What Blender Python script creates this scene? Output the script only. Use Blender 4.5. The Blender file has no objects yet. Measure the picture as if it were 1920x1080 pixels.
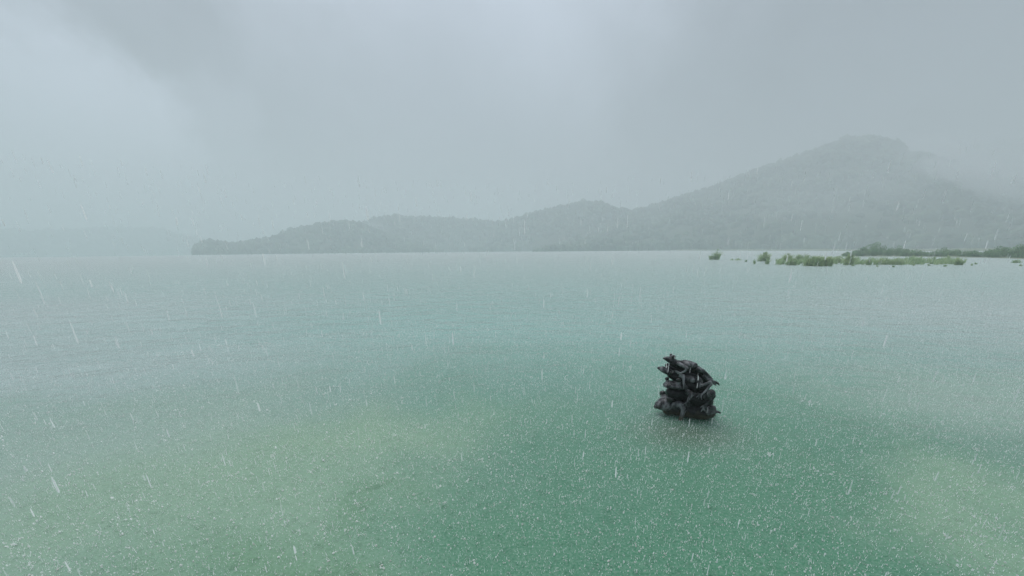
import bpy, bmesh, math, random
import numpy as np
from mathutils import Matrix, Vector

random.seed(7)
rng = np.random.default_rng(7)
R = math.radians
scene = bpy.context.scene
COL = scene.collection

# ------------------------------------------------------------------ camera
FPX, CX, CY = 721.0, 960.0, 720.0        # focal length and principal point in photo pixels (1920 wide)
HORIZON = 468.0
CAM_H = 4.0
PITCH = math.atan((CY - HORIZON) / FPX)
ROLL = R(-0.53)
cam_data = bpy.data.cameras.new('camera')
cam_data.sensor_width = 36.0
cam_data.lens = FPX / 1920 * 36.0
cam_data.shift_y = (CY - 540.0) / 1920.0
cam_data.clip_start = 0.05
cam_data.clip_end = 20000
cam = bpy.data.objects.new('camera', cam_data)
CAM_M = Matrix.Translation((0, 0, CAM_H)) @ Matrix.Rotation(math.pi / 2 - PITCH, 4, 'X') @ Matrix.Rotation(ROLL, 4, 'Z')
cam.matrix_world = CAM_M
COL.objects.link(cam)
scene.camera = cam
CAM_R = CAM_M.to_3x3()
CAM_P = Vector((0, 0, CAM_H))


def ray(px, py):
    return (CAM_R @ Vector(((px - CX) / FPX, -(py - CY) / FPX, -1.0))).normalized()


def on_water(px, py, z=0.0):
    d = ray(px, py)
    t = (z - CAM_H) / d.z
    return CAM_P + d * t


def at_range(px, py, rng_m):
    d = ray(px, py)
    return CAM_P + d * (rng_m / math.hypot(d.x, d.y))


# ------------------------------------------------------------------ sky
SUN_EL, SUN_AZ = R(68), R(-35)
world = bpy.data.worlds.new('World')
scene.world = world
world.use_nodes = True
wt = world.node_tree
wt.nodes.clear()


class NT:
    """small helper to chain nodes"""
    def __init__(self, tree):
        self.t = tree

    def node(self, typ, ins=None, **props):
        n = self.t.nodes.new(typ)
        for k, v in props.items():
            setattr(n, k, v)
        for k, v in (ins or {}).items():
            s = n.inputs[k]
            if hasattr(v, 'is_output') or isinstance(v, bpy.types.NodeSocket):
                self.t.links.new(v, s)
            else:
                s.default_value = v
        return n

    def math(self, op, a, b=0.0, c=None, clamp=False):
        ins = {0: a, 1: b}
        if c is not None:
            ins[2] = c
        return self.node('ShaderNodeMath', ins, operation=op, use_clamp=clamp).outputs[0]

    def vmath(self, op, a, b=(0, 0, 0), out=0):
        return self.node('ShaderNodeVectorMath', {0: a, 1: b}, operation=op).outputs[out]

    def mix(self, fac, a, b, mode='MIX'):
        n = self.t.nodes.new('ShaderNodeMix')
        n.data_type = 'RGBA'
        n.blend_type = mode
        for k, v in ((0, fac), (6, a), (7, b)):
            if isinstance(v, bpy.types.NodeSocket):
                self.t.links.new(v, n.inputs[k])
            else:
                n.inputs[k].default_value = v
        return n.outputs[2]

    def noise(self, vec, scale, detail=3.0, rough=0.5, dist=0.0, out='Fac'):
        return self.node('ShaderNodeTexNoise', {'Vector': vec, 'Scale': scale, 'Detail': detail,
                                                'Roughness': rough, 'Distortion': dist}).outputs[out]

    def smooth(self, val, lo, hi, a=0.0, b=1.0):
        return self.node('ShaderNodeMapRange', {'Value': val, 'From Min': lo, 'From Max': hi, 'To Min': a, 'To Max': b},
                         interpolation_type='SMOOTHSTEP').outputs[0]


W = NT(wt)
sky = W.node('ShaderNodeTexSky', sky_type='NISHITA', sun_disc=False, sun_elevation=SUN_EL, sun_rotation=-SUN_AZ,
             air_density=1.0, dust_density=3.0, ozone_density=1.0)
sky_l = W.mix(1.0, sky.outputs[0], (0.10, 0.10, 0.10, 1), 'MULTIPLY')
tc = W.node('ShaderNodeTexCoord').outputs['Generated']
# soft rain cloud: uneven grey masses over the whole dome
wob = W.noise(tc, 2.4, 4.0, 0.55, 0.3, out='Color')
tcw = W.vmath('ADD', tc, W.vmath('MULTIPLY', W.vmath('SUBTRACT', wob, (0.5, 0.5, 0.5)), (0.30, 0.30, 0.30)))
wob2 = W.noise(tc, 4.5, 5.0, 0.6, 0.3, out='Color')
tcn = W.vmath('NORMALIZE', W.vmath('ADD', tc, W.vmath('MULTIPLY', W.vmath('SUBTRACT', wob2, (0.5, 0.5, 0.5)), (0.34, 0.34, 0.34))))
n_big = W.noise(tcw, 1.6, 4.0, 0.5, 0.2)
n_fine = W.noise(tcw, 5.0, 6.0, 0.58, 0.4)
lum = W.math('ADD', W.math('MULTIPLY', n_big, 0.50), W.math('MULTIPLY', n_fine, 0.40))
lum = W.math('ADD', lum, 0.56)


def cloud_mass(px, py, amount, inner, outer):
    global lum
    d = ray(px, py)
    dot = W.vmath('DOT_PRODUCT', tcn, tuple(d), out=1)
    m = W.smooth(dot, math.cos(R(outer)), math.cos(R(inner)), 0.0, amount)
    lum = W.math('ADD', lum, m)


cloud_mass(40, 230, 0.95, 1, 13)
cloud_mass(170, 250, 0.45, 1, 9)
cloud_mass(390, 310, 0.30, 1, 8)
cloud_mass(800, -150, 0.44, 3, 32)
cloud_mass(460, 150, -0.22, 2, 14)
cloud_mass(820, 310, -0.36, 3, 22)
cloud_mass(60, -10, -0.30, 2, 14)
cloud_mass(1780, 110, -0.52, 4, 36)
# an overcast sky is about three times as bright overhead as at the horizon
up = W.node('ShaderNodeSeparateXYZ', {0: tc}).outputs[2]
dome = W.math('ADD', W.math('MULTIPLY', W.math('MAXIMUM', up, 0.0), 1.5), 0.75)
lum = W.math('MULTIPLY', lum, dome)
cloud_c = W.mix(1.0, (0.275, 0.303, 0.362, 1), lum, 'MULTIPLY')
sky_c = W.mix(0.90, sky_l, cloud_c)
bg = W.node('ShaderNodeBackground', {'Color': sky_c, 'Strength': 1.0})
wo = W.node('ShaderNodeOutputWorld', {'Surface': bg.outputs[0]})

sun_d = bpy.data.lights.new('sun', 'SUN')
sun_d.energy = 1.5
sun_d.angle = R(40)
sun_d.color = (1.0, 0.975, 0.93)
sun = bpy.data.objects.new('sun', sun_d)
sd = Vector((math.sin(SUN_AZ) * math.cos(SUN_EL), math.cos(SUN_AZ) * math.cos(SUN_EL), math.sin(SUN_EL)))
sun.rotation_euler = sd.to_track_quat('Z', 'Y').to_euler()
sun.location = (0, 0, 200)
COL.objects.link(sun)

vs = scene.view_settings
vs.view_transform = 'Standard'
vs.look = 'None'
vs.exposure = 0.13
vs.gamma = 1.0
vs.use_curve_mapping = False
scene.render.engine = 'CYCLES'
cy = scene.cycles
cy.use_denoising = True
cy.max_bounces = 10
cy.diffuse_bounces = 3
cy.glossy_bounces = 3
cy.transmission_bounces = 4
cy.volume_bounces = 2
cy.transparent_max_bounces = 24
cy.caustics_reflective = False
cy.caustics_refractive = False
cy.sample_clamp_indirect = 4.0

HAZE_DENSITY = 0.0014
HAZE_TOP = 300.0


# ------------------------------------------------------------------ helpers
def tag(o, label=None, cat=None, group=None, kind=None):
    if label: o['label'] = label
    if cat: o['category'] = cat
    if group: o['group'] = group
    if kind: o['kind'] = kind
    return o


def mesh_np(name, verts, faces, mat=None, smooth=False):
    """mesh from arrays; faces is an (n,3) or (n,4) array"""
    me = bpy.data.meshes.new(name)
    verts = np.asarray(verts, np.float32)
    faces = np.asarray(faces, np.int32)
    n, k = faces.shape
    me.vertices.add(len(verts))
    me.vertices.foreach_set('co', verts.ravel())
    me.loops.add(n * k)
    me.loops.foreach_set('vertex_index', faces.ravel())
    me.polygons.add(n)
    me.polygons.foreach_set('loop_start', np.arange(0, n * k, k, dtype=np.int32))
    me.update(calc_edges=True)
    me.validate()
    if smooth:
        me.polygons.foreach_set('use_smooth', np.ones(len(me.polygons), bool))
    if mat:
        me.materials.append(mat)
    return me


def link(name, me, parent=None, loc=None):
    o = bpy.data.objects.new(name, me)
    COL.objects.link(o)
    if parent: o.parent = parent
    if loc is not None: o.location = loc
    return o


def fbm2(x, y, seed, octaves=4):
    """cheap smooth noise made of rotated sines, about -1..1"""
    r = np.random.default_rng(seed)
    out = np.zeros_like(x)
    amp, fr = 1.0, 1.0
    tot = 0
    for _ in range(octaves):
        for _ in range(4):
            a = r.uniform(0, 6.283)
            p = r.uniform(0, 6.283)
            f = fr * r.uniform(0.7, 1.3)
            out += amp * np.sin((x * math.cos(a) + y * math.sin(a)) * f + p) * 0.4
        tot += amp
        amp *= 0.5
        fr *= 2.1
    return out / tot


def material(name):
    m = bpy.data.materials.new(name)
    m.use_nodes = True
    m.node_tree.nodes.clear()
    return m, NT(m.node_tree)


def finish(T, bsdf, displacement=None):
    ins = {'Surface': bsdf}
    T.node('ShaderNodeOutputMaterial', ins)


# ------------------------------------------------------------------ materials
def water_material():
    m, T = material('lake_water')
    pos = T.node('ShaderNodeNewGeometry').outputs['Position']
    # colour of the water body: milky turquoise with olive, silty patches and painted-in reflections
    wob = T.noise(pos, 0.16, 6.0, 0.6, 0.6, out='Color')
    wp = T.vmath('ADD', pos, T.vmath('MULTIPLY', T.vmath('SUBTRACT', wob, (0.5, 0.5, 0.5)), (9.0, 9.0, 0.0)))
    colr = T.mix(T.smooth(T.noise(pos, 0.11, 4.0, 0.5, 0.3), 0.38, 0.64), (0.058, 0.230, 0.120, 1), (0.080, 0.240, 0.150, 1))
    # lighter turquoise farther out
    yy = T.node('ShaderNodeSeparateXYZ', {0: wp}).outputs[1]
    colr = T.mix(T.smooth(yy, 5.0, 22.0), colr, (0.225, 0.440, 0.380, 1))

    def patch(px, py, rx, ry, ang, amount, c, prev, src=None):
        p = on_water(px, py)
        q = T.vmath('SUBTRACT', src or wp, tuple(p))
        q = T.node('ShaderNodeVectorRotate', {'Vector': q, 'Angle': -R(ang)}, rotation_type='Z_AXIS').outputs[0]
        q = T.vmath('MULTIPLY', q, (1 / rx, 1 / ry, 0))
        ln = T.vmath('LENGTH', q, out=1)
        return T.mix(T.smooth(ln, 1.6, 0.0, 0.0, amount), prev, c)
    grey = (0.370, 0.475, 0.445, 1)  # silvery sky reflection at the lake's sides, painted as water colour
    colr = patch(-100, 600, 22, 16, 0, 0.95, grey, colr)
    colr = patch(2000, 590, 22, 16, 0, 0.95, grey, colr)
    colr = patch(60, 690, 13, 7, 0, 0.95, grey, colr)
    silt_sheen = (0.310, 0.440, 0.355, 1)  # silty tint that also carries the painted sky sheen at both sides
    olive = (0.255, 0.415, 0.265, 1)
    colr = patch(120, 900, 6.5, 5.0, 0, 0.95, silt_sheen, colr)
    colr = patch(640, 830, 4.2, 1.9, 24, 0.9, olive, colr)
    colr = patch(330, 980, 3.2, 1.8, 10, 0.7, olive, colr)
    colr = patch(1900, 760, 5.0, 4.0, 0, 0.8, silt_sheen, colr)
    colr = patch(470, 1080, 1.5, 0.8, 5, 0.6, (0.12, 0.28, 0.13, 1), colr)
    colr = patch(1900, 990, 2.0, 1.7, -20, 0.85, olive, colr)
    colr = patch(1290, 812, 1.25, 0.85, 0, 0.75, (0.080, 0.120, 0.075, 1), colr, pos)  # statue's dark reflection painted into the water at its foot
    speck = T.noise(pos, 26.0, 2.0, 0.6)
    colr = T.mix(T.smooth(speck, 0.3, 0.75, 0.0, 0.35), colr, (0.34, 0.46, 0.39, 1))
    # surface shape: wind ripples, rain chop, rings of single drops
    warp = T.vmath('ADD', pos, T.vmath('MULTIPLY', T.vmath('SUBTRACT', T.noise(pos, 0.35, 2.0, 0.5, out='Color'), (0.5, 0.5, 0.5)), (2.2, 2.2, 0)))
    str_p = T.vmath('MULTIPLY', warp, (0.55, 1.0, 1.0))
    swell = T.noise(str_p, 0.62, 2.0, 0.5)
    ripple = T.noise(T.vmath('MULTIPLY', warp, (0.7, 1.0, 1.0)), 2.6, 3.0, 0.5)
    chop = T.noise(pos, 15.0, 3.0, 0.6)
    fine = T.noise(pos, 55.0, 2.0, 0.6)
    # the breeze is uneven: calmer and rougher patches
    gust = T.smooth(T.noise(pos, 0.05, 3.0, 0.5), 0.35, 0.65, 0.45, 1.0)
    h = T.math('MULTIPLY', swell, 0.34)
    h = T.math('ADD', h, T.math('MULTIPLY', T.math('MULTIPLY', ripple, gust), 0.13))
    # fine relief flattened with distance from the viewpoint so far water mirrors more sky
    dist = T.vmath('LENGTH', pos, out=1)
    relief_fade = T.smooth(dist, 4.0, 26.0, 1.0, 0.07)
    h = T.math('ADD', h, T.math('MULTIPLY', T.math('MULTIPLY', chop, 0.030), relief_fade))
    h = T.math('ADD', h, T.math('MULTIPLY', T.math('MULTIPLY', fine, 0.0060), relief_fade))

    def rings(scale, freq, amp, off):
        q = T.vmath('ADD', pos, off)
        v = T.node('ShaderNodeTexVoronoi', {'Vector': q, 'Scale': scale, 'Randomness': 1.0}, voronoi_dimensions='2D', feature='F1')
        d = v.outputs['Distance']
        rad = T.math('MULTIPLY', T.node('ShaderNodeSeparateColor', {0: v.outputs['Color']}).outputs[0], 0.34)
        rad = T.math('ADD', rad, 0.06)
        fall = T.smooth(T.math('DIVIDE', d, rad), 1.0, 0.35)
        s = T.math('SINE', T.math('MULTIPLY', T.math('SUBTRACT', d, rad), freq))
        return T.math('MULTIPLY', T.math('MULTIPLY', s, fall), amp)
    h = T.math('ADD', h, T.math('MULTIPLY', rings(3.0, 42.0, 0.0060, (3.1, 1.7, 0)), relief_fade))
    h = T.math('ADD', h, T.math('MULTIPLY', rings(5.5, 36.0, 0.0040, (11.3, 7.9, 0)), relief_fade))
    h = T.math('ADD', h, T.math('MULTIPLY', rings(9.0, 30.0, 0.0026, (1.3, 27.9, 0)), relief_fade))
    bump = T.node('ShaderNodeBump', {'Height': h, 'Strength': 1.0, 'Distance': 1.0})
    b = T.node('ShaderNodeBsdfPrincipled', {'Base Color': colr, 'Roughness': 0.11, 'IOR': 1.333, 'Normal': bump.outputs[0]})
    finish(T, b.outputs[0])
    return m


def stone_material(name, lo, hi, worn, amount):
    m, T = material(name)
    pos = T.node('ShaderNodeTexCoord').outputs['Object']
    n = T.noise(pos, 6.0, 5.0, 0.6)
    n2 = T.noise(pos, 40.0, 3.0, 0.6)
    c = T.mix(T.smooth(n, 0.3, 0.7), lo, hi)
    # pale weathered patches and streaks
    n3 = T.noise(T.vmath('MULTIPLY', pos, (1.0, 1.0, 0.45)), 5.0, 4.0, 0.65, 0.6)
    c = T.mix(T.smooth(n3, 0.44, 0.64, 0.0, amount), c, worn)
    c = T.mix(T.smooth(n2, 0.55, 0.8, 0, 0.35), c, worn)
    # silt stain up to the usual water line
    z = T.node('ShaderNodeSeparateXYZ', {0: T.node('ShaderNodeNewGeometry').outputs['Position']}).outputs[2]
    zz = T.math('ADD', z, T.math('MULTIPLY', T.math('SUBTRACT', n, 0.5), 0.5))
    c = T.mix(T.smooth(zz, 0.26, 0.06, 0.0, 0.55), c, (0.16, 0.135, 0.095, 1))
    h = T.math('ADD', T.math('MULTIPLY', n, 0.02), T.math('MULTIPLY', n2, 0.013))
    bump = T.node('ShaderNodeBump', {'Height': h, 'Strength': 0.7, 'Distance': 1.0})
    rough = T.smooth(n, 0.3, 0.7, 0.18, 0.36)
    b = T.node('ShaderNodeBsdfPrincipled', {'Base Color': c, 'Roughness': rough, 'Specular IOR Level': 0.16, 'Coat Weight': 0.12, 'Coat Roughness': 0.10, 'Normal': bump.outputs[0]})
    finish(T, b.outputs[0])
    return m


def leaf_material(name, c1, c2, rough=0.6, scale=0.4, trans=0.3):
    m, T = material(name)
    pos = T.node('ShaderNodeNewGeometry').outputs['Position']
    rnd = T.node('ShaderNodeNewGeometry').outputs['Random Per Island']
    n = T.noise(pos, scale, 4.0, 0.6)
    f = T.math('ADD', T.math('MULTIPLY', T.math('SUBTRACT', rnd, 0.5), 0.9), T.smooth(n, 0.3, 0.7))
    c = T.mix(T.math('ADD', f, 0.0, clamp=True), c1, c2)
    d = T.node('ShaderNodeBsdfPrincipled', {'Base Color': c, 'Roughness': rough})
    if trans:
        t = T.node('ShaderNodeBsdfTranslucent', {'Color': c})
        s = T.node('ShaderNodeMixShader', {0: trans, 1: d.outputs[0], 2: t.outputs[0]})
        finish(T, s.outputs[0])
    else:
        finish(T, d.outputs[0])
    return m


def plain_material(name, c1, c2, scale=1.0, rough=0.85):
    m, T = material(name)
    pos = T.node('ShaderNodeNewGeometry').outputs['Position']
    c = T.mix(T.smooth(T.noise(pos, scale, 5.0, 0.6), 0.3, 0.7), c1, c2)
    b = T.node('ShaderNodeBsdfPrincipled', {'Base Color': c, 'Roughness': rough})
    finish(T, b.outputs[0])
    return m


def thread_material(name, lo, hi, col):
    """falling threads of water: clear, passing on sideways the light that comes down from the open sky"""
    m, T = material(name)
    rnd = T.node('ShaderNodeNewGeometry').outputs['Random Per Island']
    d = T.node('ShaderNodeBsdfTranslucent', {'Color': col, 'Normal': T.node('ShaderNodeCombineXYZ', {2: -1.0}).outputs[0]})
    tr = T.node('ShaderNodeBsdfTransparent')
    f = T.math('ADD', T.math('MULTIPLY', rnd, hi - lo), lo)
    finish(T, T.node('ShaderNodeMixShader', {0: f, 1: tr.outputs[0], 2: d.outputs[0]}).outputs[0])
    return m


def drop_material(name, lo, hi, col):
    """beads and threads of water: they bend the light of the open sky overhead towards the side"""
    m, T = material(name)
    g = T.node('ShaderNodeNewGeometry')
    rnd = g.outputs['Random Per Island']
    nrm = T.vmath('NORMALIZE', T.vmath('ADD', T.vmath('MULTIPLY', g.outputs['Normal'], (0.6, 0.6, 0.6)), (0, 0, 1)))
    d = T.node('ShaderNodeBsdfDiffuse', {'Color': col, 'Normal': nrm})
    if lo >= 1:
        finish(T, d.outputs[0])
        return m
    tr = T.node('ShaderNodeBsdfTransparent')
    f = T.math('ADD', T.math('MULTIPLY', rnd, hi - lo), lo)
    s = T.node('ShaderNodeMixShader', {0: f, 1: tr.outputs[0], 2: d.outputs[0]})
    finish(T, s.outputs[0])
    return m


M_WATER = water_material()
M_STONE_SHADE = stone_material('wet_shaded_stone', (0.005, 0.005, 0.006, 1), (0.014, 0.014, 0.016, 1), (0.03, 0.03, 0.032, 1), 0.4)  # body stone darkened to hold the shade between the frogs
M_WORN_LIT = stone_material('wet_worn_lit_stone', (0.010, 0.010, 0.011, 1), (0.050, 0.051, 0.054, 1), (0.23, 0.23, 0.24, 1), 0.85)  # worn stone with the light on heads and limbs put into its colour
M_EYE = plain_material('dark_eye_stone', (0.006, 0.006, 0.006, 1), (0.02, 0.02, 0.02, 1), 20.0, 0.25)
M_FOREST = leaf_material('forest_canopy', (0.010, 0.022, 0.010, 1), (0.085, 0.120, 0.060, 1), 0.8, 0.02, 0.0)
M_SOIL = plain_material('hill_soil', (0.030, 0.045, 0.022, 1), (0.055, 0.070, 0.035, 1), 0.02)
M_BANK = plain_material('bank_grass', (0.13, 0.17, 0.09, 1), (0.23, 0.25, 0.17, 1), 0.12)
M_REED = leaf_material('reed_blades', (0.270, 0.380, 0.170, 1), (0.550, 0.620, 0.350, 1), 0.55, 0.3, 0.5)
M_SHRUB = leaf_material('shrub_leaves', (0.130, 0.245, 0.115, 1), (0.290, 0.420, 0.210, 1), 0.55, 0.35, 0.45)
M_TWIG = plain_material('twig_bark', (0.035, 0.030, 0.025, 1), (0.07, 0.06, 0.05, 1), 3.0)
M_WALL = plain_material('pale_wall', (0.70, 0.70, 0.68, 1), (0.80, 0.80, 0.78, 1), 0.3)
M_ROOF = plain_material('grey_roof', (0.20, 0.19, 0.19, 1), (0.28, 0.27, 0.26, 1), 0.3)
M_PANE = plain_material('dark_pane', (0.03, 0.035, 0.04, 1), (0.05, 0.06, 0.065, 1), 0.3, 0.15)
M_RAIN = thread_material('rain_water', 0.20, 1.0, (0.84, 0.88, 0.86, 1))
M_SPLASH = thread_material('splash_water', 0.25, 1.0, (0.93, 0.98, 0.95, 1))
M_JET = drop_material('jet_water', 1.0, 1.0, (0.80, 0.86, 0.84, 1))

# ------------------------------------------------------------------ lake and lake bed
S = 6000.0
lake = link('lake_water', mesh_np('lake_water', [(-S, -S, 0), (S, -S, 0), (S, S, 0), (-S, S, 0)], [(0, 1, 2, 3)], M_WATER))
tag(lake, kind='structure')

# ------------------------------------------------------------------ hills with forest
ICO_BM = bmesh.new()
bmesh.ops.create_icosphere(ICO_BM, subdivisions=1, radius=1.0)
ICO_V = np.array([v.co[:] for v in ICO_BM.verts], np.float32)
ICO_F = np.array([[v.index for v in f.verts] for f in ICO_BM.faces], np.int32)
ICO_BM.free()


def az_of(px, py=472):
    d = ray(px, py)
    return math.atan2(d.x, d.y)


def ridge_profile(pts, ridge_r):
    az, hh = [], []
    for px, py in pts:
        p = at_range(px, py, ridge_r)
        az.append(math.atan2(p.x, p.y))
        hh.append(max(p.z, 0.3))
    return np.array(az), np.array(hh)


def build_hill(name, label, pts, shore_r, ridge_r, tree_r, n_trees, seed, canopy=7.0, ridge_lower=None):
    """a hill whose crest runs at about ridge_r from the viewpoint and whose foot meets the water at shore_r"""
    az, hh = ridge_profile(pts, ridge_r)
    hh = np.maximum(hh - canopy * 0.9, 0.1)
    na, nr = 220, 44
    A = np.linspace(az[0], az[-1], na)
    H = np.interp(A, az, hh)
    t = np.linspace(0, 2.2, nr)

    def height(a, tt):
        hr = np.interp(a, az, hh)
        sr, rr = shore_r, ridge_r
        up = np.clip(tt, 0, 1)
        prof = np.where(tt <= 1, (up ** 0.85) * (1 - 0.10 * np.sin(up * math.pi)), np.clip(1 - 0.55 * (tt - 1) ** 1.3, 0, 1))
        x = np.sin(a) * 10
        g = fbm2(a * 40.0, tt * 5.0, seed, 4)
        z = hr * prof * (1 + 0.30 * g * np.sin(np.clip(tt, 0, 1) * math.pi))
        wob = 1 + 0.06 * fbm2(a * 9.0, a * 0 + 1.0, seed + 5, 3)
        return np.maximum(z * wob, 0) + np.where(tt < 0.001, -2.0, 0.0)

    def rng_at(a, tt):
        # the foot of the hill wanders in and out, so coves and spurs show
        wob = 1 + 0.06 * fbm2(a * 9.0, a * 0 + 1.0, seed + 5, 3)
        return (shore_r + (ridge_r - shore_r) * tt) * wob

    AA, TT = np.meshgrid(A, t, indexing='ij')
    RR = rng_at(AA, TT)
    Z = height(AA, TT)
    V = np.stack([np.sin(AA) * RR, np.cos(AA) * RR, Z], -1).reshape(-1, 3)
    idx = np.arange(na * nr).reshape(na, nr)
    F = np.stack([idx[:-1, :-1], idx[:-1, 1:], idx[1:, 1:], idx[1:, :-1]], -1).reshape(-1, 4)
    hill = link(name, mesh_np(name, V, F, M_SOIL, True))
    tag(hill, kind='structure')
    # canopy: uneven tree crowns over the slope and the crest
    r = np.random.default_rng(seed)
    a = r.uniform(az[0], az[-1], n_trees)
    tt = np.sqrt(r.uniform(0.0004, 1.25 ** 2, n_trees))
    k = int(n_trees * 0.22)                              # a closed line of crowns on the crest
    tt[:k] = r.uniform(0.94, 1.06, k)
    k2 = int(n_trees * 0.12)                             # and along the water
    tt[k:k + k2] = r.uniform(0.0, 0.05, k2)
    rr = rng_at(a, tt)
    zz = height(a, np.maximum(tt, 0.002))
    rad = tree_r * r.uniform(0.55, 1.15, n_trees) * np.where(r.random(n_trees) < 0.06, 1.35, 1.0)
    # crowns get small where the hill itself runs out
    hcap = np.interp(a, az, hh) + canopy
    rad = np.minimum(rad, np.maximum(hcap * 0.42, 1.2))
    base = np.stack([np.sin(a) * rr, np.cos(a) * rr, zz], -1)
    nv = len(ICO_V)
    V = np.repeat(ICO_V[None], n_trees, 0)
    V = V * (1 + r.normal(0, 0.17, (n_trees, nv, 1)))
    sc = np.stack([rad, rad, rad * r.uniform(0.75, 1.25, n_trees)], -1)
    V = V * sc[:, None, :]
    V = V + base[:, None, :] + np.array([0, 0, 1.0])[None, None] * (rad * 0.35)[:, None, None]
    F = ICO_F[None] + (np.arange(n_trees) * nv)[:, None, None]
    forest = link('forest', mesh_np('forest', V.reshape(-1, 3), F.reshape(-1, 3), M_FOREST, False))
    tag(forest, label, 'forest', kind='stuff')
    return hill, height, rng_at


main_pts = [(1000, 470), (1060, 452), (1120, 425), (1190, 396), (1230, 385), (1265, 374), (1300, 362), (1360, 342), (1420, 318), (1470, 300), (1520, 282),
            (1570, 266), (1605, 258), (1640, 256), (1662, 260), (1690, 275), (1712, 284), (1760, 298), (1820, 318), (1900, 345), (2000, 375), (2150, 410), (2400, 440)]
knoll_pts = [(880, 466), (915, 440), (945, 417), (965, 410), (1000, 400), (1040, 390), (1075, 381), (1105, 379), (1140, 385), (1190, 398), (1240, 415), (1320, 445), (1400, 462)]
plateau_pts = [(600, 466), (640, 440), (675, 418), (705, 409), (735, 404), (790, 406), (850, 410), (900, 413), (945, 417), (1000, 430), (1060, 450), (1120, 465)]
cape_pts = [(361, 471), (366, 462), (380, 456), (396, 453), (425, 455), (440, 457), (470, 450), (505, 446), (530, 436), (565, 426), (600, 418), (640, 413), (668, 417),
            (690, 424), (730, 438), (780, 455), (830, 466)]
behind_pts = [(1560, 440), (1650, 380), (1720, 325), (1790, 285), (1850, 268), (1930, 262), (2050, 275), (2250, 320), (2500, 380)]
far_pts = [(-700, 440), (-400, 420), (-150, 424), (0, 432), (60, 436), (130, 431), (200, 427), (260, 428), (310, 434), (360, 446), (420, 458), (520, 464)]
build_hill('hill', 'hazy forest on the tall pointed hill at right', main_pts, 780, 1250, 8.5, 5600, 11, 7.0)
build_hill('hill', 'hazy forest on the small round knoll left of the tall hill', knoll_pts, 1020, 1200, 8.5, 1700, 12, 7.0)
build_hill('hill', 'pale hazy forest on the level ridge behind the low cape', plateau_pts, 1150, 1300, 8.0, 1600, 13, 8.0)
build_hill('hill', 'hazy forest on the low cape ending at left', cape_pts, 930, 1060, 6.5, 1600, 14, 6.5)
build_hill('hill', 'faint forested slope in the mist beyond the tall hill', behind_pts, 1700, 2300, 12.0, 1500, 15, 10.0)
build_hill('hill', 'barely visible forested far shore at the left edge', far_pts, 1900, 2200, 12.0, 1500, 16, 10.0)


# ------------------------------------------------------------------ statue of stacked frogs
BASE = on_water(1285, 781)
HDIR = Vector((BASE.x, BASE.y, 0)).normalized()
MPP = (BASE - CAM_P).length / math.sqrt(FPX ** 2 + (1285 - CX) ** 2 + (781 - CY) ** 2) * 1.04   # metres per photo pixel


def zp(zx, zy, v=0.0):
    """point of the statue: place in the photo and depth v behind the statue's middle plane, relative to its base"""
    d = ray(1200 + zx / 6.75, 640 + zy / 6.75)
    t = (BASE + HDIR * v - CAM_P).dot(HDIR) / d.dot(HDIR)
    return CAM_P + d * t - BASE


def zr(r):
    return r / 6.75 * MPP


def capsule(bm, p, q, rp, rq, kd=1.0, seg=16):
    """tapered rounded limb from p to q; kd widens it in the statue's depth direction"""
    ax = (q - p)
    ln = ax.length
    if ln < 1e-6:
        ax = Vector((0, 0, 1)); ln = 1e-6
    ax = ax / ln
    up = HDIR
    side = ax.cross(up)
    if side.length < 0.2:
        up = Vector((0, 0, 1))
        side = ax.cross(up)
    side.normalize()
    dep = side.cross(ax).normalized()
    rings = []
    prof = []
    for i in range(1, 6):
        a = -math.pi / 2 + i * math.pi / 2 / 5
        prof.append((p + ax * (rp * math.sin(a)), rp * math.cos(a)))
    for i in range(1, 5):
        f = i / 5
        prof.append((p.lerp(q, f), rp + (rq - rp) * f))
    for i in range(0, 5):
        a = i * math.pi / 2 / 5
        prof.append((q + ax * (rq * math.sin(a)), rq * math.cos(a)))
    for c, r in prof:
        ring = []
        for s in range(seg):
            an = s * 2 * math.pi / seg
            ring.append(bm.verts.new(c + side * (math.cos(an) * r) + dep * (math.sin(an) * r * kd)))
        rings.append(ring)
    v0 = bm.verts.new(p - ax * rp)
    v1 = bm.verts.new(q + ax * rq)
    for a, b in zip(rings[:-1], rings[1:]):
        for s in range(seg):
            bm.faces.new((a[s], a[(s + 1) % seg], b[(s + 1) % seg], b[s]))
    for s in range(seg):
        bm.faces.new((v0, rings[0][(s + 1) % seg], rings[0][s]))
        bm.faces.new((v1, rings[-1][s], rings[-1][(s + 1) % seg]))


def chain(bm, pts, kd=1.0):
    for (a, b) in zip(pts[:-1], pts[1:]):
        capsule(bm, zp(a[0], a[1], a[2]), zp(b[0], b[1], b[2]), zr(a[3]), zr(b[3]), kd)


def organic(name, bm, voxel, smooth_it, parent, mat=None):
    me = bpy.data.meshes.new('tmp')
    bmesh.ops.recalc_face_normals(bm, faces=bm.faces)
    bm.to_mesh(me)
    bm.free()
    tmp = bpy.data.objects.new('tmp', me)
    COL.objects.link(tmp)
    rm = tmp.modifiers.new('remesh', 'REMESH')
    rm.mode = 'VOXEL'
    rm.voxel_size = voxel
    sm = tmp.modifiers.new('smooth', 'SMOOTH')
    sm.factor = 0.5
    sm.iterations = smooth_it
    dg = bpy.context.evaluated_depsgraph_get()
    res = bpy.data.meshes.new_from_object(tmp.evaluated_get(dg))
    bpy.data.objects.remove(tmp)
    bpy.data.meshes.remove(me)
    res.name = name
    res.materials.clear()
    res.materials.append(mat or M_STONE_SHADE)
    res.polygons.foreach_set('use_smooth', np.ones(len(res.polygons), bool))
    return link(name, res, parent)


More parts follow.
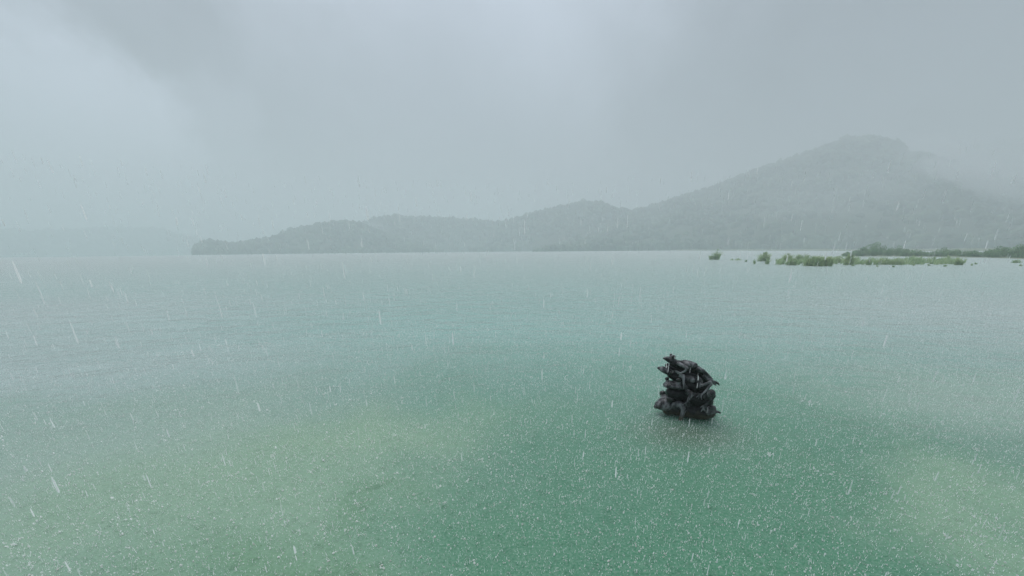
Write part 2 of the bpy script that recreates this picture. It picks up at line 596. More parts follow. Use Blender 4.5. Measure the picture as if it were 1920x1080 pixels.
def eye(parent, zx, zy, v, r):
    """bulging eyeball with a lid rim"""
    bm = bmesh.new()
    bmesh.ops.create_uvsphere(bm, u_segments=20, v_segments=12, radius=zr(r))
    for vt in bm.verts:
        vt.co.z *= 0.92
        if vt.co.z > zr(r) * 0.35:
            vt.co *= 1.06
    me = bpy.data.meshes.new('eye')
    bm.to_mesh(me)
    bm.free()
    me.polygons.foreach_set('use_smooth', np.ones(len(me.polygons), bool))
    me.materials.append(M_EYE)
    return link('eye', me, parent, zp(zx, zy, v))


def both(f):
    """near limb and its mirror image on the far side"""
    f(-1)
    f(1)


statue = link('frog_statue', None, None, BASE)
tag(statue, 'dark wet stone statue of stacked frogs rising from the lake', 'statue')

def frog(label, pieces, eyes, voxel=0.009):
    """one frog: 'frog' is its black body; head, forelegs and hind legs are worn paler"""
    root = None
    for name, chains in pieces:
        bm = bmesh.new()
        for pts, kd in chains:
            chain(bm, pts, kd)
        o = organic(name, bm, voxel, 3, statue if root is None else root, M_STONE_SHADE if name == 'frog' else M_WORN_LIT)
        if root is None:
            root = o
            root['label'] = label
    for e in eyes:
        eye(root, *e)
    return root


def toes(pts, ax, ay, v, dx, r0=12, r1=7):
    return [([(ax + dx, ay, v, r0), (0.5 * (ax + fx) + dx, 0.5 * (ay + fy) - 5, v - 0.012, 8), (fx + dx, fy, v - 0.012, r1)], 1.0) for fx, fy in pts]


# lowest frog, half in the water, head to the left and a little towards the viewer
frog('lowest stone frog, half under water', [
    ('frog', [([(360, 850, 0.0, 76), (420, 840, 0.0, 80), (540, 850, 0.05, 96), (680, 856, 0.08, 112), (820, 884, 0.08, 98), (890, 905, 0.08, 60)], 1.25),
              ([(400, 1130, 0.05, 130), (620, 1190, 0.08, 190), (840, 1160, 0.08, 150)], 1.3)]),
    ('head', [([(206, 824, -0.17, 30), (250, 806, -0.13, 58), (305, 792, -0.07, 84), (370, 806, -0.02, 74)], 1.25),
              ([(330, 745, -0.08, 44), (380, 758, -0.17, 24)], 1.0), ([(320, 735, -0.02, 46), (294, 692, 0.13, 36)], 1.0)]),
    ('foreleg', [([(430, 812, -0.16, 46), (500, 800, -0.20, 48), (556, 850, -0.24, 36), (530, 930, -0.26, 26), (505, 1010, -0.27, 22)], 1.0)]),
    ('foreleg', [([(460, 810, 0.30, 56), (540, 870, 0.42, 42), (500, 960, 0.44, 34)], 1.0)]),
    ('hind_leg', [([(880, 870, -0.18, 56), (915, 850, -0.20, 42), (930, 880, -0.20, 30)], 1.0), ([(870, 900, -0.24, 34), (930, 890, -0.22, 24), (985, 892, -0.20, 16), (1012, 905, -0.19, 11)], 1.0)]),
    ('hind_leg', [([(860, 860, 0.30, 72), (760, 930, 0.50, 52), (920, 880, 0.44, 40)], 1.0)]),
], [(389, 732, -0.19, 44), (288, 660, 0.17, 40)])

# second frog, wide mouthed, turned towards the viewer
legs = []
for v, dx in ((-0.26, 0), (0.34, 10)):
    legs.append(('foreleg', [([(600 + dx, 640, v + 0.02, 34), (655 + dx, 668, v - 0.06, 28), (634 + dx, 700, v - 0.10, 22), (606 + dx, 768, v - 0.13, 17)], 1.0)]
                 + toes(((546, 806), (572, 838), (606, 854), (634, 844), (652, 812)), 606, 766, v - 0.13, dx)))
for v, dx in ((-0.24, 0), (0.36, -10)):
    legs.append(('hind_leg', [([(850 + dx, 700, v - 0.02, 44), (900 + dx, 656, v - 0.07, 46), (932 + dx, 690, v - 0.08, 24), (884 + dx, 760, v - 0.10, 20), (830 + dx, 806, v - 0.12, 17)], 1.0)]
                 + toes(((768, 836), (775, 886), (812, 880), (850, 908)), 830, 804, v - 0.12, dx)))
frog('wide mouthed second stone frog', [
    ('frog', [([(400, 640, -0.16, 64), (460, 650, -0.10, 74), (540, 660, 0.0, 88), (650, 690, 0.05, 108), (780, 730, 0.06, 104), (850, 760, 0.06, 70)], 1.25), ([(370, 650, -0.10, 46), (440, 720, -0.02, 56), (560, 750, 0.04, 74), (760, 800, 0.06, 76)], 1.25)]),
    ('head', [([(325, 552, -0.26, 30), (372, 546, -0.24, 40), (450, 552, -0.16, 44), (530, 566, -0.08, 40)], 2.2), ([(480, 540, -0.22, 34), (492, 515, -0.24, 28)], 1.0), ([(400, 540, 0.0, 30), (350, 500, 0.05, 22)], 1.0)]),
] + legs, [(490, 490, -0.25, 33), (342, 475, 0.06, 24)])

# third frog, pointed head raised to the left
legs = []
for v, dx in ((-0.20, 0), (0.30, 8)):
    legs.append(('foreleg', [([(520 + dx, 436, v + 0.02, 28), (545 + dx, 440, v - 0.04, 24), (556 + dx, 490, v - 0.08, 17), (556 + dx, 548, v - 0.12, 14)], 1.0)]
                 + toes(((548, 602), (572, 608), (596, 614), (606, 586)), 556, 548, v - 0.12, dx, 11)))
for v, dx in ((-0.24, 0), (0.34, -6)):
    legs.append(('hind_leg', [([(752 + dx, 484, v - 0.02, 26), (736 + dx, 570, v - 0.08, 22), (800 + dx, 552, v - 0.07, 15), (888 + dx, 512, v - 0.03, 15), (904 + dx, 545, v - 0.04, 15), (824 + dx, 636, v - 0.10, 13), (772 + dx, 680, v - 0.13, 12)], 1.0)]
                 + toes(((700, 662), (716, 706), (742, 724), (778, 732)), 775, 676, v - 0.13, dx, 10)))
frog('third stone frog with its pointed snout raised', [
    ('frog', [([(390, 420, 0.0, 44), (480, 460, 0.03, 60), (590, 520, 0.05, 84), (700, 555, 0.05, 90), (800, 560, 0.06, 62), (870, 540, 0.06, 32)], 1.25)]),
    ('head', [([(236, 338, -0.10, 17), (285, 352, -0.08, 36), (340, 372, -0.05, 44), (395, 394, -0.01, 36)], 1.3), ([(385, 395, -0.10, 24), (398, 400, -0.14, 20)], 1.0), ([(350, 350, 0.05, 22), (338, 316, 0.12, 18)], 1.0)]),
    ('flank', [([(600, 470, -0.14, 40), (675, 484, -0.16, 42)], 1.0)]),
] + legs, [(400, 400, -0.165, 23), (336, 303, 0.13, 19)])

# top frog, legs trailing down the stack
legs = []
for v, dx in ((-0.20, 0), (0.26, 6)):
    legs.append(('foreleg', [([(490 + dx, 282, v + 0.02, 24), (600 + dx, 338, v - 0.06, 17), (572 + dx, 376, v - 0.07, 12), (515 + dx, 402, v - 0.06, 11)], 1.0)]
                 + toes(((440, 372), (452, 394), (476, 412), (500, 426)), 515, 402, v - 0.06, dx, 10)))
for v, dx in ((-0.16, 0), (0.24, -4)):
    legs.append(('hind_leg', [([(742 + dx, 352, v - 0.04, 26), (800 + dx, 376, v - 0.04, 22)], 1.0), ([(812 + dx, 440, v - 0.06, 18), (850 + dx, 478, v - 0.04, 17), (908 + dx, 500, v + 0.0, 15)], 1.0),
                              ([(800 + dx, 376, v - 0.03, 20), (850 + dx, 424, v + 0.0, 20), (906 + dx, 480, v + 0.04, 16), (908 + dx, 500, v + 0.0, 14)], 1.0)]
                 + toes(((1006, 554), (964, 558), (998, 530), (940, 548)), 906, 494, v + 0.02, dx, 12, 6)))
frog('topmost stone frog lying along the stack', [
    ('frog', [([(420, 280, 0.0, 42), (520, 296, 0.02, 52), (620, 330, 0.03, 56), (720, 362, 0.03, 50), (800, 402, 0.03, 38), (850, 440, 0.03, 26)], 1.3),
              ([(345, 290, -0.06, 14), (395, 322, -0.04, 24), (460, 340, 0.0, 34)], 1.3), ([(440, 330, 0.04, 46), (560, 385, 0.05, 58), (700, 430, 0.05, 60), (820, 470, 0.05, 46)], 1.2)]),
    ('head', [([(296, 213, -0.10, 10), (335, 218, -0.08, 26), (382, 236, -0.05, 38), (432, 252, 0.0, 34)], 1.3), ([(415, 224, -0.08, 22), (424, 204, -0.09, 19)], 1.0), ([(395, 215, 0.02, 20), (392, 182, 0.08, 17)], 1.0)]),
    ('back', [([(560, 268, 0.0, 34), (630, 290, -0.06, 40), (690, 308, -0.06, 36)], 1.5)]),
] + legs, [(424, 196, -0.10, 23), (392, 174, 0.09, 18)])


# ------------------------------------------------------------------ reeds, shrubs and the low island
def blades(n, spread_x, spread_y, h, lean, r, width=0.05):
    """n bent blades rooted in an ellipse"""
    k = max(2, min(9, int(n / 28)))                     # a clump is several tufts of their own height
    a = r.uniform(0, 6.283, k)
    q = np.sqrt(r.uniform(0, 1, k))
    tx, ty, th = np.cos(a) * q * spread_x * 0.85, np.sin(a) * q * spread_y * 0.85, r.uniform(0.45, 1.0, k)
    th[0] = 1.0
    w = r.integers(0, k, n)
    gx, gy = r.normal(0, 0.5, (2, n))
    sp = min(spread_x, spread_y) * 0.45
    bx, by = tx[w] + gx * sp, ty[w] + gy * sp
    hh = h * th[w] * (0.35 + 0.65 * r.beta(2.2, 1.4, n)) * np.exp(-0.35 * (gx ** 2 + gy ** 2))
    d = r.uniform(0, 6.283, n)
    ln = hh * r.uniform(0.05, lean, n)
    w = width * r.uniform(0.6, 1.4, n)
    fa = r.uniform(0, 6.283, n)
    V = []
    for f, ww, bend in ((0.0, 0.7, 0.0), (0.4, 1.0, 0.18), (0.75, 0.75, 0.55), (1.0, 0.12, 1.0)):
        cx = bx + np.cos(d) * ln * bend
        cyy = by + np.sin(d) * ln * bend
        cz = hh * f * (1 - 0.15 * bend * lean) - (0.3 if f == 0 else 0)
        V.append(np.stack([cx - np.cos(fa) * w * ww, cyy - np.sin(fa) * w * ww, cz], -1))
        V.append(np.stack([cx + np.cos(fa) * w * ww, cyy + np.sin(fa) * w * ww, cz], -1))
    V = np.stack(V, 1)
    f0 = np.array([[0, 1, 3, 2], [2, 3, 5, 4], [4, 5, 7, 6]])
    F = f0[None] + (np.arange(n) * 8)[:, None, None]
    return V.reshape(-1, 3), F.reshape(-1, 4)


def leafy(n, rx, ry, h, r, size=0.16, lumps=9):
    """leaf quads gathered in lumps: a bushy, ragged crown"""
    c = np.stack([r.uniform(-rx, rx, lumps) * 0.75, r.uniform(-ry, ry, lumps) * 0.75, h * r.uniform(0.2, 0.85, lumps)], -1)
    edge = np.sqrt((c[:, 0] / rx) ** 2 + (c[:, 1] / ry) ** 2)
    c[:, 2] *= np.clip(1.15 - 0.6 * edge, 0.3, 1.0)
    lr = r.uniform(0.22, 0.42, lumps) * min(rx, h)
    k = r.integers(0, lumps, n)
    d = r.normal(0, 1, (n, 3))
    d /= np.linalg.norm(d, axis=1, keepdims=True)
    p = c[k] + d * (lr[k] * r.uniform(0.55, 1.05, n) ** 0.5)[:, None] * np.array([1, 1, 0.9])
    p[:, 2] = np.abs(p[:, 2])
    u = r.normal(0, 1, (n, 3)); u /= np.linalg.norm(u, axis=1, keepdims=True)
    v = np.cross(u, r.normal(0, 1, (n, 3))); v /= np.linalg.norm(v, axis=1, keepdims=True)
    s = size * r.uniform(0.6, 1.3, n)[:, None]
    V = np.stack([p - u * s, p + v * s * 0.5, p + u * s, p - v * s * 0.5], 1)
    F = np.arange(n * 4).reshape(-1, 4)
    return V.reshape(-1, 3), F


def twigs(n, rx, h, r, w=0.035):
    V, F = [], []
    for i in range(n):
        x0, y0 = r.uniform(-0.3, 0.3, 2) * rx
        x1, y1 = r.uniform(-0.7, 0.7, 2) * rx
        z1 = h * r.uniform(0.5, 0.9)
        b = len(V)
        for (x, y, z, ww) in ((x0, y0, -0.4, w), (x1, y1, z1, w * 0.35)):
            for s in range(4):
                V.append((x + math.cos(s * 1.571) * ww, y + math.sin(s * 1.571) * ww, z))
        for s in range(4):
            F.append((b + s, b + (s + 1) % 4, b + 4 + (s + 1) % 4, b + 4 + s))
    return np.array(V), np.array(F)


def px_width(p, px):
    """metres covered by px photo pixels at point p"""
    return px * (CAM_R.transposed() @ (p - CAM_P)).z / -FPX


def reed_clump(px, py, wpx, hpx, label, group, seed, n=160, leaf=0.35):
    p = on_water(px, py)
    w, h = px_width(p, wpx) * 0.55, px_width(p, hpx) * 1.45
    r = np.random.default_rng(seed)
    t = link('reed_clump', None, None, p)
    tag(t, label, 'reeds', group)
    V, F = blades(int(n * 1.3), w, min(w, 1.6), h, 0.95, r, 0.030 + 0.010 * h)
    tag(link('blades', mesh_np('blades', V, F, M_REED), t), kind='stuff')
    if leaf:
        V, F = leafy(int(n * 0.9), w * 0.9, min(w, 1.5), h * 0.9, r, 0.10 + 0.035 * h, 9)
        tag(link('foliage', mesh_np('foliage', V, F, M_REED), t), kind='stuff')
    return t


# the island: a low bank behind the shallows
def bank(name, front, back_off, hmax, seed, mat):
    """low bank along a water line given in photo pixels, back_off metres deep"""
    P = [on_water(x, y) for x, y in front]
    n = 60
    s = np.linspace(0, len(P) - 1, n)
    X = np.interp(s, range(len(P)), [p.x for p in P])
    Y = np.interp(s, range(len(P)), [p.y for p in P])
    V = []
    m = 9
    for i in range(n):
        d = np.array([X[i], Y[i]]) / math.hypot(X[i], Y[i])
        e = min(1, i / 6, (n - 1 - i) / 6)
        for j in range(m):
            f = j / (m - 1)
            z = hmax * math.sin(f * math.pi) * e * (0.8 + 0.3 * math.sin(i * 0.7 + j)) - 0.15 * (f in (0, 1)) - 0.05
            q = np.array([X[i], Y[i]]) + d * (f * back_off * (0.4 + 0.6 * e)) + rng.normal(0, 0.25, 2)
            V.append((q[0], q[1], z))
    idx = np.arange(n * m).reshape(n, m)
    F = np.stack([idx[:-1, :-1], idx[:-1, 1:], idx[1:, 1:], idx[1:, :-1]], -1).reshape(-1, 4)
    return tag(link(name, mesh_np(name, V, F, mat, True)), kind='structure')


bank('island', [(1575, 481.5), (1650, 481.5), (1740, 482), (1830, 483.5), (1920, 486), (2100, 492), (2300, 499)], 60, 0.7, 3, M_BANK)
bank('shore', [(1215, 469.6), (1320, 470.2), (1450, 470.2), (1580, 470.5), (1700, 471), (1850, 471), (2000, 471), (2300, 471)], 160, 1.6, 4, M_BANK)

# tall vegetation on the island: profile of its top in the photo
TOP_X = [1578, 1600, 1618, 1636, 1650, 1680, 1710, 1740, 1780, 1810, 1850, 1900, 1960, 2100, 2300]
TOP_Y = [474, 466, 461, 457, 459, 463, 466, 468, 466, 467, 465, 461, 458, 455, 452]
BOT_X = [1575, 1650, 1740, 1830, 1920, 2100, 2300]
BOT_Y = [481.0, 480.8, 481.2, 482.5, 485, 491, 498]
r = np.random.default_rng(31)
Vs, Fs, off = [], [], 0
for i in range(330):
    px = r.uniform(1580, 2250)
    d = on_water(px, np.interp(px, BOT_X, BOT_Y))
    back = r.uniform(0, 1) ** 1.5 * 34
    base = d + Vector((d.x, d.y, 0)).normalized() * back
    top = at_range(px, np.interp(px, TOP_X, TOP_Y), math.hypot(base.x, base.y))
    h = max(0.8, top.z * r.uniform(0.7, 1.15) * (0.75 + 0.25 * back / 34))
    V, F = blades(60, r.uniform(0.9, 1.8), 1.2, h, 0.5, r, 0.05)
    V2, F2 = leafy(110, r.uniform(1.0, 1.9), 1.3, h * 0.95, r, 0.22, 6)
    for v_, f_ in ((V, F), (V2, F2)):
        Vs.append(v_ + np.array([base.x, base.y, 0.1])); Fs.append(f_ + off); off += len(v_)
bed = link('reed_bed', mesh_np('reed_bed', np.concatenate(Vs), np.concatenate(Fs), M_SHRUB))
tag(bed, 'dense band of green reeds and brush covering the low island', 'reeds', kind='stuff')


# thin growth of low reeds in the shallows between the clumps
Vs, Fs, off = [], [], 0
for i in range(400):
    px = r.choice([r.uniform(1455, 1610), r.uniform(1600, 1800), r.uniform(1460, 1560)])
    p = on_water(px, r.uniform(488.5, 496.5))
    V, F = blades(22, r.uniform(0.5, 1.3), 0.7, r.uniform(0.7, 1.9), 0.6, r, 0.045)
    Vs.append(V + np.array(p)); Fs.append(F + off); off += len(V)
fringe = link('reed_fringe', mesh_np('reed_fringe', np.concatenate(Vs), np.concatenate(Fs), M_REED))
tag(fringe, 'sparse low reeds growing in the shallows between the clumps', 'reeds', kind='stuff')


def shrub(px, py, back, wpx, top_y, label, group, seed, n=900):
    d = on_water(px, py)
    base = d + Vector((d.x, d.y, 0)).normalized() * back
    top = at_range(px, top_y, math.hypot(base.x, base.y))
    w, h = px_width(base, wpx) * 0.5, top.z * 1.08
    rr = np.random.default_rng(seed)
    t = link('shrub', None, None, base)
    tag(t, label, 'shrub', group)
    V, F = leafy(n, w, w * 0.8, h, rr, 0.24, 12)
    tag(link('foliage', mesh_np('foliage', V, F, M_SHRUB), t), kind='stuff')
    V, F = twigs(9, w, h, rr)
    link('branches', mesh_np('branches', V, F, M_TWIG), t)


shrub(1637, 481, 18, 34, 456.5, 'tallest rounded green shrub on the island', 'shrubs on the island', 41, 1500)
shrub(1612, 481, 12, 28, 462.5, 'rounded shrub at the island\'s left shoulder, beside the tallest one', 'shrubs on the island', 42, 1000)
shrub(1672, 481, 14, 36, 462, 'broad shrub just right of the island\'s tallest shrub', 'shrubs on the island', 43, 1100)
shrub(1775, 482, 20, 44, 465.5, 'low wide shrub near the middle of the island', 'shrubs on the island', 44, 1000)
shrub(1801, 482, 2, 14, 470, 'small dark upright shrub at the island\'s water edge', 'shrubs on the island', 45, 500)
shrub(1868, 484, 8, 46, 463, 'dense shrub on the island near the right edge', 'shrubs on the island', 46, 1300)
shrub(1908, 485, 8, 36, 460.5, 'tall shrub cut by the right edge of the photo', 'shrubs on the island', 47, 1200)

G = 'reed clumps standing in the shallows'
# px, foot y, width px, height px, label
reed_clump(1343, 487, 7, 16, 'lone dark reed clump standing in open water farthest left', G, 51, 150)
reed_clump(1335, 487, 10, 9, 'lower half of the far left pair of reed clumps', G, 52, 90)
reed_clump(1378, 488, 16, 4, 'thin low line of weed right of the lone reed clump', G, 53, 110, 0)
reed_clump(1431, 490, 15, 16, 'bushy tall reed clump standing alone in the shallows', G, 54, 230)
reed_clump(1437, 495.5, 6, 9, 'short dark tuft in front of the bushy reed clump', G, 55, 70)
reed_clump(1413, 495, 5, 7, 'small dark tuft left of the bushy reed clump', G, 56, 50)
reed_clump(1474, 491, 12, 14, 'slender upright reeds at the left end of the green belt', G, 57, 120)
reed_clump(1484, 497.5, 16, 12, 'low yellow green reeds in front of the belt\'s left end', G, 58, 160)
reed_clump(1497, 490, 10, 13, 'narrow dark reeds behind the low yellow green clump', G, 59, 110)
reed_clump(1508, 491, 10, 14, 'dark upright reed clump in the middle of the belt', G, 60, 120)
reed_clump(1528, 499, 28, 19, 'broadest bright green reed clump in the belt', G, 61, 380)
reed_clump(1548, 499, 18, 18, 'tall yellow green reeds right of the broadest clump', G, 62, 240)
reed_clump(1570, 493, 24, 11, 'low even reeds between the belt and the shrubby end', G, 63, 200)
reed_clump(1590, 497, 14, 18, 'dark pointed reed clump ending the belt', G, 64, 220)
reed_clump(1628, 497, 8, 14, 'narrow dark tuft standing off the island', G, 65, 110)
reed_clump(1652, 496, 22, 11, 'ragged low reeds in front of the tallest shrub', G, 66, 170)
reed_clump(1688, 496.5, 24, 12, 'ragged reeds right of the narrow tuft', G, 67, 190)
reed_clump(1714, 488, 14, 8, 'low clump touching the island\'s water edge', G, 68, 100)
reed_clump(1751, 491, 9, 8, 'small pale tuft between the island and open water', G, 69, 70)
reed_clump(1775, 492, 9, 11, 'left of three upright tufts in front of the island', G, 70, 90)
reed_clump(1794, 497, 9, 13, 'tallest of three upright tufts in front of the island', G, 71, 100)
reed_clump(1801, 497, 5, 9, 'right of three upright tufts in front of the island', G, 72, 50)
reed_clump(1908, 493, 14, 6, 'low dark tuft near the right edge of the photo', G, 73, 70)
TUFTS = [(1644, 500, 'below the tallest shrub'), (1677, 501, 'lowest of all, in open water'), (1711, 498, 'in front of the ragged reeds'), (1742, 498, 'left of the three upright tufts'),
         (1758, 494, 'close beside the small pale tuft'), (1772, 500, 'just below the three upright tufts'), (1822, 498, 'right of the three upright tufts, the lower of two'),
         (1829, 495.5, 'right of the three upright tufts, the upper of two'), (1914, 499, 'in the right corner of the shallows'), (1399, 491, 'between the weed line and the bushy clump'),
         (1600, 499, 'at the foot of the dark pointed clump'), (1728, 492, 'near the island water edge')]
for i, (px, py, where) in enumerate(TUFTS):
    reed_clump(px, py, 4, 3.6, 'tiny dark tuft ' + where, 'tiny tufts in open water', 80 + i, 40, 0)


# ------------------------------------------------------------------ far lakeside buildings, nearly lost in the rain
def building(px, wpx, hpx, label, seed):
    p = at_range(px, 474, 1500)
    w = px_width(p, wpx)
    h = px_width(p, hpx)
    t = link('lakeside_building', None, None, (p.x, p.y, 0))
    t.rotation_euler.z = -math.atan2(p.x, p.y)
    tag(t, label, 'building', 'buildings on the far shore')

    def box(name, x0, x1, y0, y1, z0, z1, mat, parent=t):
        V = [(x, y, z) for z in (z0, z1) for (x, y) in ((x0, y0), (x1, y0), (x1, y1), (x0, y1))]
        F = [(0, 3, 2, 1), (4, 5, 6, 7), (0, 1, 5, 4), (1, 2, 6, 5), (2, 3, 7, 6), (3, 0, 4, 7)]
        return link(name, mesh_np(name, V, F, mat), parent)
    wall = box('wall', -w / 2, w / 2, 0, 14, -1, h, M_WALL)
    V = [(-w / 2 - 1, -1, h), (w / 2 + 1, -1, h), (w / 2 + 1, 15, h), (-w / 2 - 1, 15, h), (-w / 2 + 2, 7, h + 4), (w / 2 - 2, 7, h + 4)]
    me = bpy.data.meshes.new('roof')
    me.from_pydata(V, [], [(0, 1, 5, 4), (1, 2, 5), (2, 3, 4, 5), (3, 0, 4), (3, 2, 1, 0)])
    me.materials.append(M_ROOF)
    link('roof', me, t)
    for k in range(4):
        x = -w / 2 + w * (k + 0.5) / 4
        box('window', x - 1.4, x + 1.4, -0.12, -0.02, h * 0.35, h * 0.75, M_PANE)


building(40, 22, 6, 'faint long pale building on the far shore at the left edge', 1)
building(285, 9, 5, 'faint small pale building on the far shore left of the cape', 2)

# ------------------------------------------------------------------ rain: drops striking the lake
r = np.random.default_rng(101)


def scatter_beads(centres, sizes, stretch):
    """each bead of thrown-up water: three thin lens-shaped sheets crossing at its centre"""
    n = len(centres)
    base = []
    for k in range(2):
        a = k * 1.5708 + 0.4
        for t in range(6):
            q = t * 1.0472
            base.append((math.cos(a) * math.cos(q), math.sin(a) * math.cos(q), math.sin(q)))
    for t in range(6):
        base.append((math.cos(t * 1.0472), math.sin(t * 1.0472), 0.0))
    base = np.array(base, np.float32)
    V = base[None] * sizes[:, None, None]
    V = V * np.stack([np.ones(n), np.ones(n), stretch], -1)[:, None, :]
    V = V + centres[:, None, :]
    f0 = np.array([[k * 6 + 0, k * 6 + i, k * 6 + i + 1] for k in range(3) for i in range(1, 5)], np.int32)
    F = f0[None] + (np.arange(n) * 18)[:, None, None]
    return V.reshape(-1, 3), F.reshape(-1, 3)


def ring_points(n, r0, r1, half=R(85)):
    rad = np.sqrt(r.uniform(r0 ** 2, r1 ** 2, n))
    a = r.uniform(-half, half, n)
    return rad * np.sin(a), rad * np.cos(a)


C, Sz, St = [], [], []
for n, r0, r1, s0, s1 in ((8500, 2.0, 9.0, 0.0035, 0.0200), (8000, 9.0, 22.0, 0.006, 0.021)):
    x, y = ring_points(n, r0, r1)
    s = s0 + (s1 - s0) * r.beta(1.3, 3.2, n)
    z = r.exponential(0.018, n) + s * 0.4
    C.append(np.stack([x, y, z], -1)); Sz.append(s); St.append(r.uniform(0.8, 1.8, n))
    # a crown of smaller beads around some of the strikes
    m = n // 7
    for j in range(5):
        ang = r.uniform(0, 6.283, m)
        q = r.uniform(0.02, 0.07, m)
        C.append(np.stack([x[:m] + np.cos(ang) * q, y[:m] + np.sin(ang) * q, r.uniform(0.002, 0.04, m)], -1))
        Sz.append(s[:m] * r.uniform(0.35, 0.8, m)); St.append(r.uniform(0.8, 1.5, m))
# drops bouncing off the statue
nb = 260
C.append(np.stack([BASE.x + r.normal(0, 0.5, nb), BASE.y + r.normal(-0.1, 0.35, nb), np.abs(r.normal(0.02, 0.02, nb))], -1))
Sz.append(r.uniform(0.005, 0.013, nb)); St.append(np.ones(nb))
V, F = scatter_beads(np.concatenate(C), np.concatenate(Sz), np.concatenate(St))
spl = link('rain_splash', mesh_np('rain_splash', V, F, M_SPLASH, False))
tag(spl, 'white beads of water thrown up where the rain hits the near lake', 'splashes', kind='stuff')

# the countless small jets of water all over the lake: one patch, laid over the water by geometry nodes
TILE = 8.0
NJ = 20000
jx, jy = r.uniform(-TILE / 2, TILE / 2, (2, NJ))
jh = 0.008 + r.exponential(0.014, NJ)
jw = r.uniform(0.0020, 0.0058, NJ)
ja = r.uniform(0, 6.283, NJ)
lx, ly = r.normal(0, 0.25, (2, NJ)) * jh
V = [np.stack([jx + lx, jy + ly, jh], -1)]
for k in range(3):
    V.append(np.stack([jx + np.cos(ja + k * 2.094) * jw, jy + np.sin(ja + k * 2.094) * jw, -0.002 + 0 * jh], -1))
V = np.stack(V, 1).reshape(-1, 3)
F = (np.array([[0, 1, 2], [0, 2, 3], [0, 3, 1]])[None] + (np.arange(NJ) * 4)[:, None, None]).reshape(-1, 3)
jet_patch = bpy.data.objects.new('splash_jets_patch', mesh_np('splash_jets_patch', V, F, M_JET, True))
pts, rots = [], []
for i in range(-110, 111):
    for j in range(0, 112):
        x, y = i * TILE, j * TILE + 4
        if math.hypot(x, y) < 880 and abs(math.atan2(x, y)) < R(80):
            pts.append((x, y, 0)); rots.append((0, 0, random.randrange(4) * math.pi / 2))
me = bpy.data.meshes.new('rain_strikes')
me.from_pydata(pts, [], [])
at = me.attributes.new('turn', 'FLOAT_VECTOR', 'POINT')
at.data.foreach_set('vector', np.array(rots, np.float32).ravel())
field = link('rain_strikes', me)
tag(field, 'fine white stippling of rain striking the whole lake surface', 'splashes', kind='stuff')
ng = bpy.data.node_groups.new('lay_patches', 'GeometryNodeTree')
ng.interface.new_socket('Geometry', in_out='INPUT', socket_type='NodeSocketGeometry')
ng.interface.new_socket('Geometry', in_out='OUTPUT', socket_type='NodeSocketGeometry')
gi, go = ng.nodes.new('NodeGroupInput'), ng.nodes.new('NodeGroupOutput')
oi = ng.nodes.new('GeometryNodeObjectInfo')
oi.inputs['Object'].default_value = jet_patch
ip = ng.nodes.new('GeometryNodeInstanceOnPoints')
na = ng.nodes.new('GeometryNodeInputNamedAttribute')
na.data_type = 'FLOAT_VECTOR'
na.inputs['Name'].default_value = 'turn'
ng.links.new(gi.outputs[0], ip.inputs['Points'])
ng.links.new(oi.outputs['Geometry'], ip.inputs['Instance'])
ng.links.new(na.outputs['Attribute'], ip.inputs['Rotation'])
ng.links.new(ip.outputs[0], go.inputs[0])
md = field.modifiers.new('lay_patches', 'NODES')
md.node_group = ng

# ------------------------------------------------------------------ rain: drops still falling
Vs, Fs, off = [], [], 0
for n, r0, r1, w0, w1, l0, l1 in ((260, 0.9, 2.0, 0.0014, 0.0028, 0.020, 0.042), (1100, 2.0, 6.0, 0.0020, 0.0042, 0.04, 0.10), (1700, 6.0, 14.0, 0.0028, 0.0056, 0.07, 0.16),
                                  (2400, 14.0, 40.0, 0.0040, 0.0085, 0.14, 0.32)):
    x, y = ring_points(n, r0, r1)
    z = r.uniform(0.05, 4.0 + 0.15 * np.hypot(x, y), n)
    w = r.uniform(w0, w1, n)
    L = r.uniform(l0, l1, n) * 0.5
    tx, ty = r.normal(-0.012, 0.018, n), r.normal(0, 0.018, n)
    ax = np.stack([tx, ty, np.ones(n)], -1)
    c = np.stack([x, y, z], -1)
    # each thread is two thin sheets of water crossing along its axis
    V = []
    aa = r.uniform(0, 3.1416, n)
    for k in range(2):
        ex, ey = np.cos(aa + k * 1.5708), np.sin(aa + k * 1.5708)
        for f, ww in ((-1.0, 0.2), (-0.75, 1.0), (0.6, 0.8), (1.0, 0.1)):
            for sgn in (-1, 1):
                V.append(c + ax * (L * f)[:, None] + np.stack([ex * w * ww * sgn, ey * w * ww * sgn, 0 * w], -1))
    V = np.stack(V, 1)
    f0 = np.array([[k * 8 + q * 2, k * 8 + q * 2 + 1, k * 8 + q * 2 + 3, k * 8 + q * 2 + 2] for k in range(2) for q in range(3)])
    F = f0[None] + (np.arange(n) * 16)[:, None, None] + off
    off += n * 16
    Vs.append(V.reshape(-1, 3)); Fs.append(F.reshape(-1, 4))
rain = link('rain', mesh_np('rain', np.concatenate(Vs), np.concatenate(Fs), M_RAIN, False))
tag(rain, 'falling raindrops drawn out as thin pale threads above the lake', 'rain', kind='stuff')

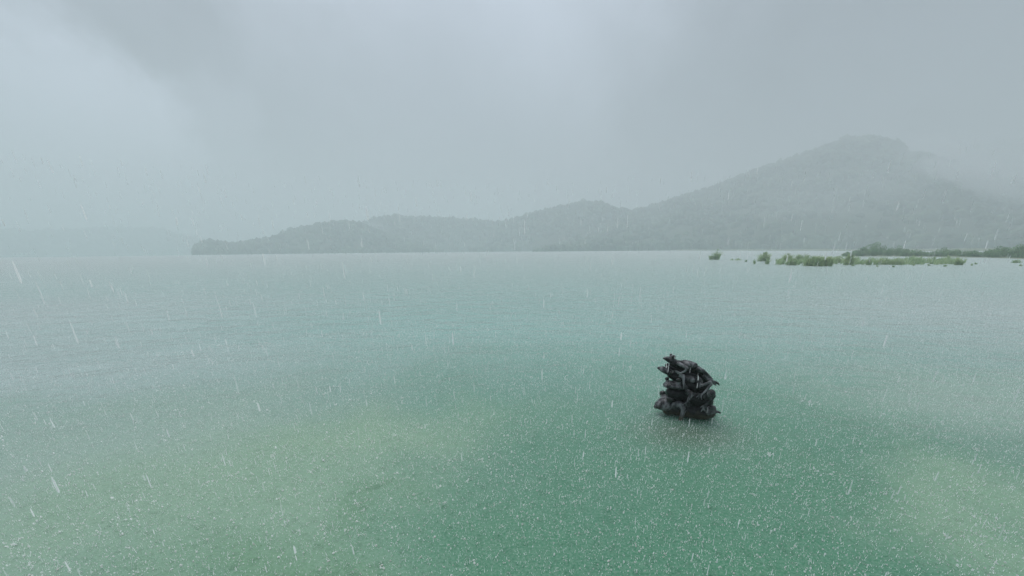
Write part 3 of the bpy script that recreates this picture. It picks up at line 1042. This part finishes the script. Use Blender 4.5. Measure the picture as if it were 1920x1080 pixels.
# ------------------------------------------------------------------ haze: the rain-filled air
m, T = material('haze')
vol = T.node('ShaderNodeVolumePrincipled', {'Color': (0.955, 0.985, 0.995, 1), 'Density': HAZE_DENSITY, 'Anisotropy': 0.2})
T.node('ShaderNodeOutputMaterial', {'Volume': vol.outputs[0]})
B = 4200.0
V = [(x, y, z) for z in (-3.0, HAZE_TOP) for (x, y) in ((-B, -B), (B, -B), (B, B), (-B, B))]
F = [(0, 3, 2, 1), (4, 5, 6, 7), (0, 1, 5, 4), (1, 2, 6, 5), (2, 3, 7, 6), (3, 0, 4, 7)]
haze = link('haze', mesh_np('haze', V, F, m))
tag(haze, 'pale rain haze filling the air over the lake', 'haze', kind='stuff')

# ------------------------------------------------------------------ low cloud clinging to the slopes
def mist_bank(px, py, dist, wpx, hpx, depth, density, label, seed):
    c = at_range(px, py, dist)
    bm = bmesh.new()
    bmesh.ops.create_icosphere(bm, subdivisions=3, radius=1.0)
    me = bpy.data.meshes.new('mist')
    bm.to_mesh(me); bm.free()
    m, T = material('mist')
    oc = T.node('ShaderNodeTexCoord').outputs['Object']
    ln = T.vmath('LENGTH', oc, out=1)
    n = T.noise(T.vmath('ADD', oc, (seed * 3.1, 0, 0)), 1.8, 4.0, 0.6, 0.5)
    f = T.smooth(T.math('SUBTRACT', 1.0, ln), 0.0, 0.75)
    d = T.math('MULTIPLY', T.math('MULTIPLY', f, T.smooth(n, 0.36, 0.68)), density)
    v = T.node('ShaderNodeVolumePrincipled', {'Color': (0.97, 0.985, 0.995, 1), 'Density': d, 'Anisotropy': 0.2})
    T.node('ShaderNodeOutputMaterial', {'Volume': v.outputs[0]})
    me.materials.append(m)
    o = link('mist', me, None, c)
    o.scale = (px_width(c, wpx) / 2, depth / 2, px_width(c, hpx) / 2)
    o.rotation_euler = (0, R(24) if seed == 1 else 0, -math.atan2(c.x, c.y))
    tag(o, label, 'mist', kind='stuff')


mist_bank(1830, 318, 1060, 330, 120, 260, 0.022, 'low cloud drifting over the right slope of the tall hill', 1)
mist_bank(1560, 370, 860, 420, 130, 160, 0.008, 'thin veil of rain mist in front of the tall hill', 2)
mist_bank(700, 428, 1120, 70, 34, 60, 0.025, 'small wisp of mist in the dip behind the low cape', 3)
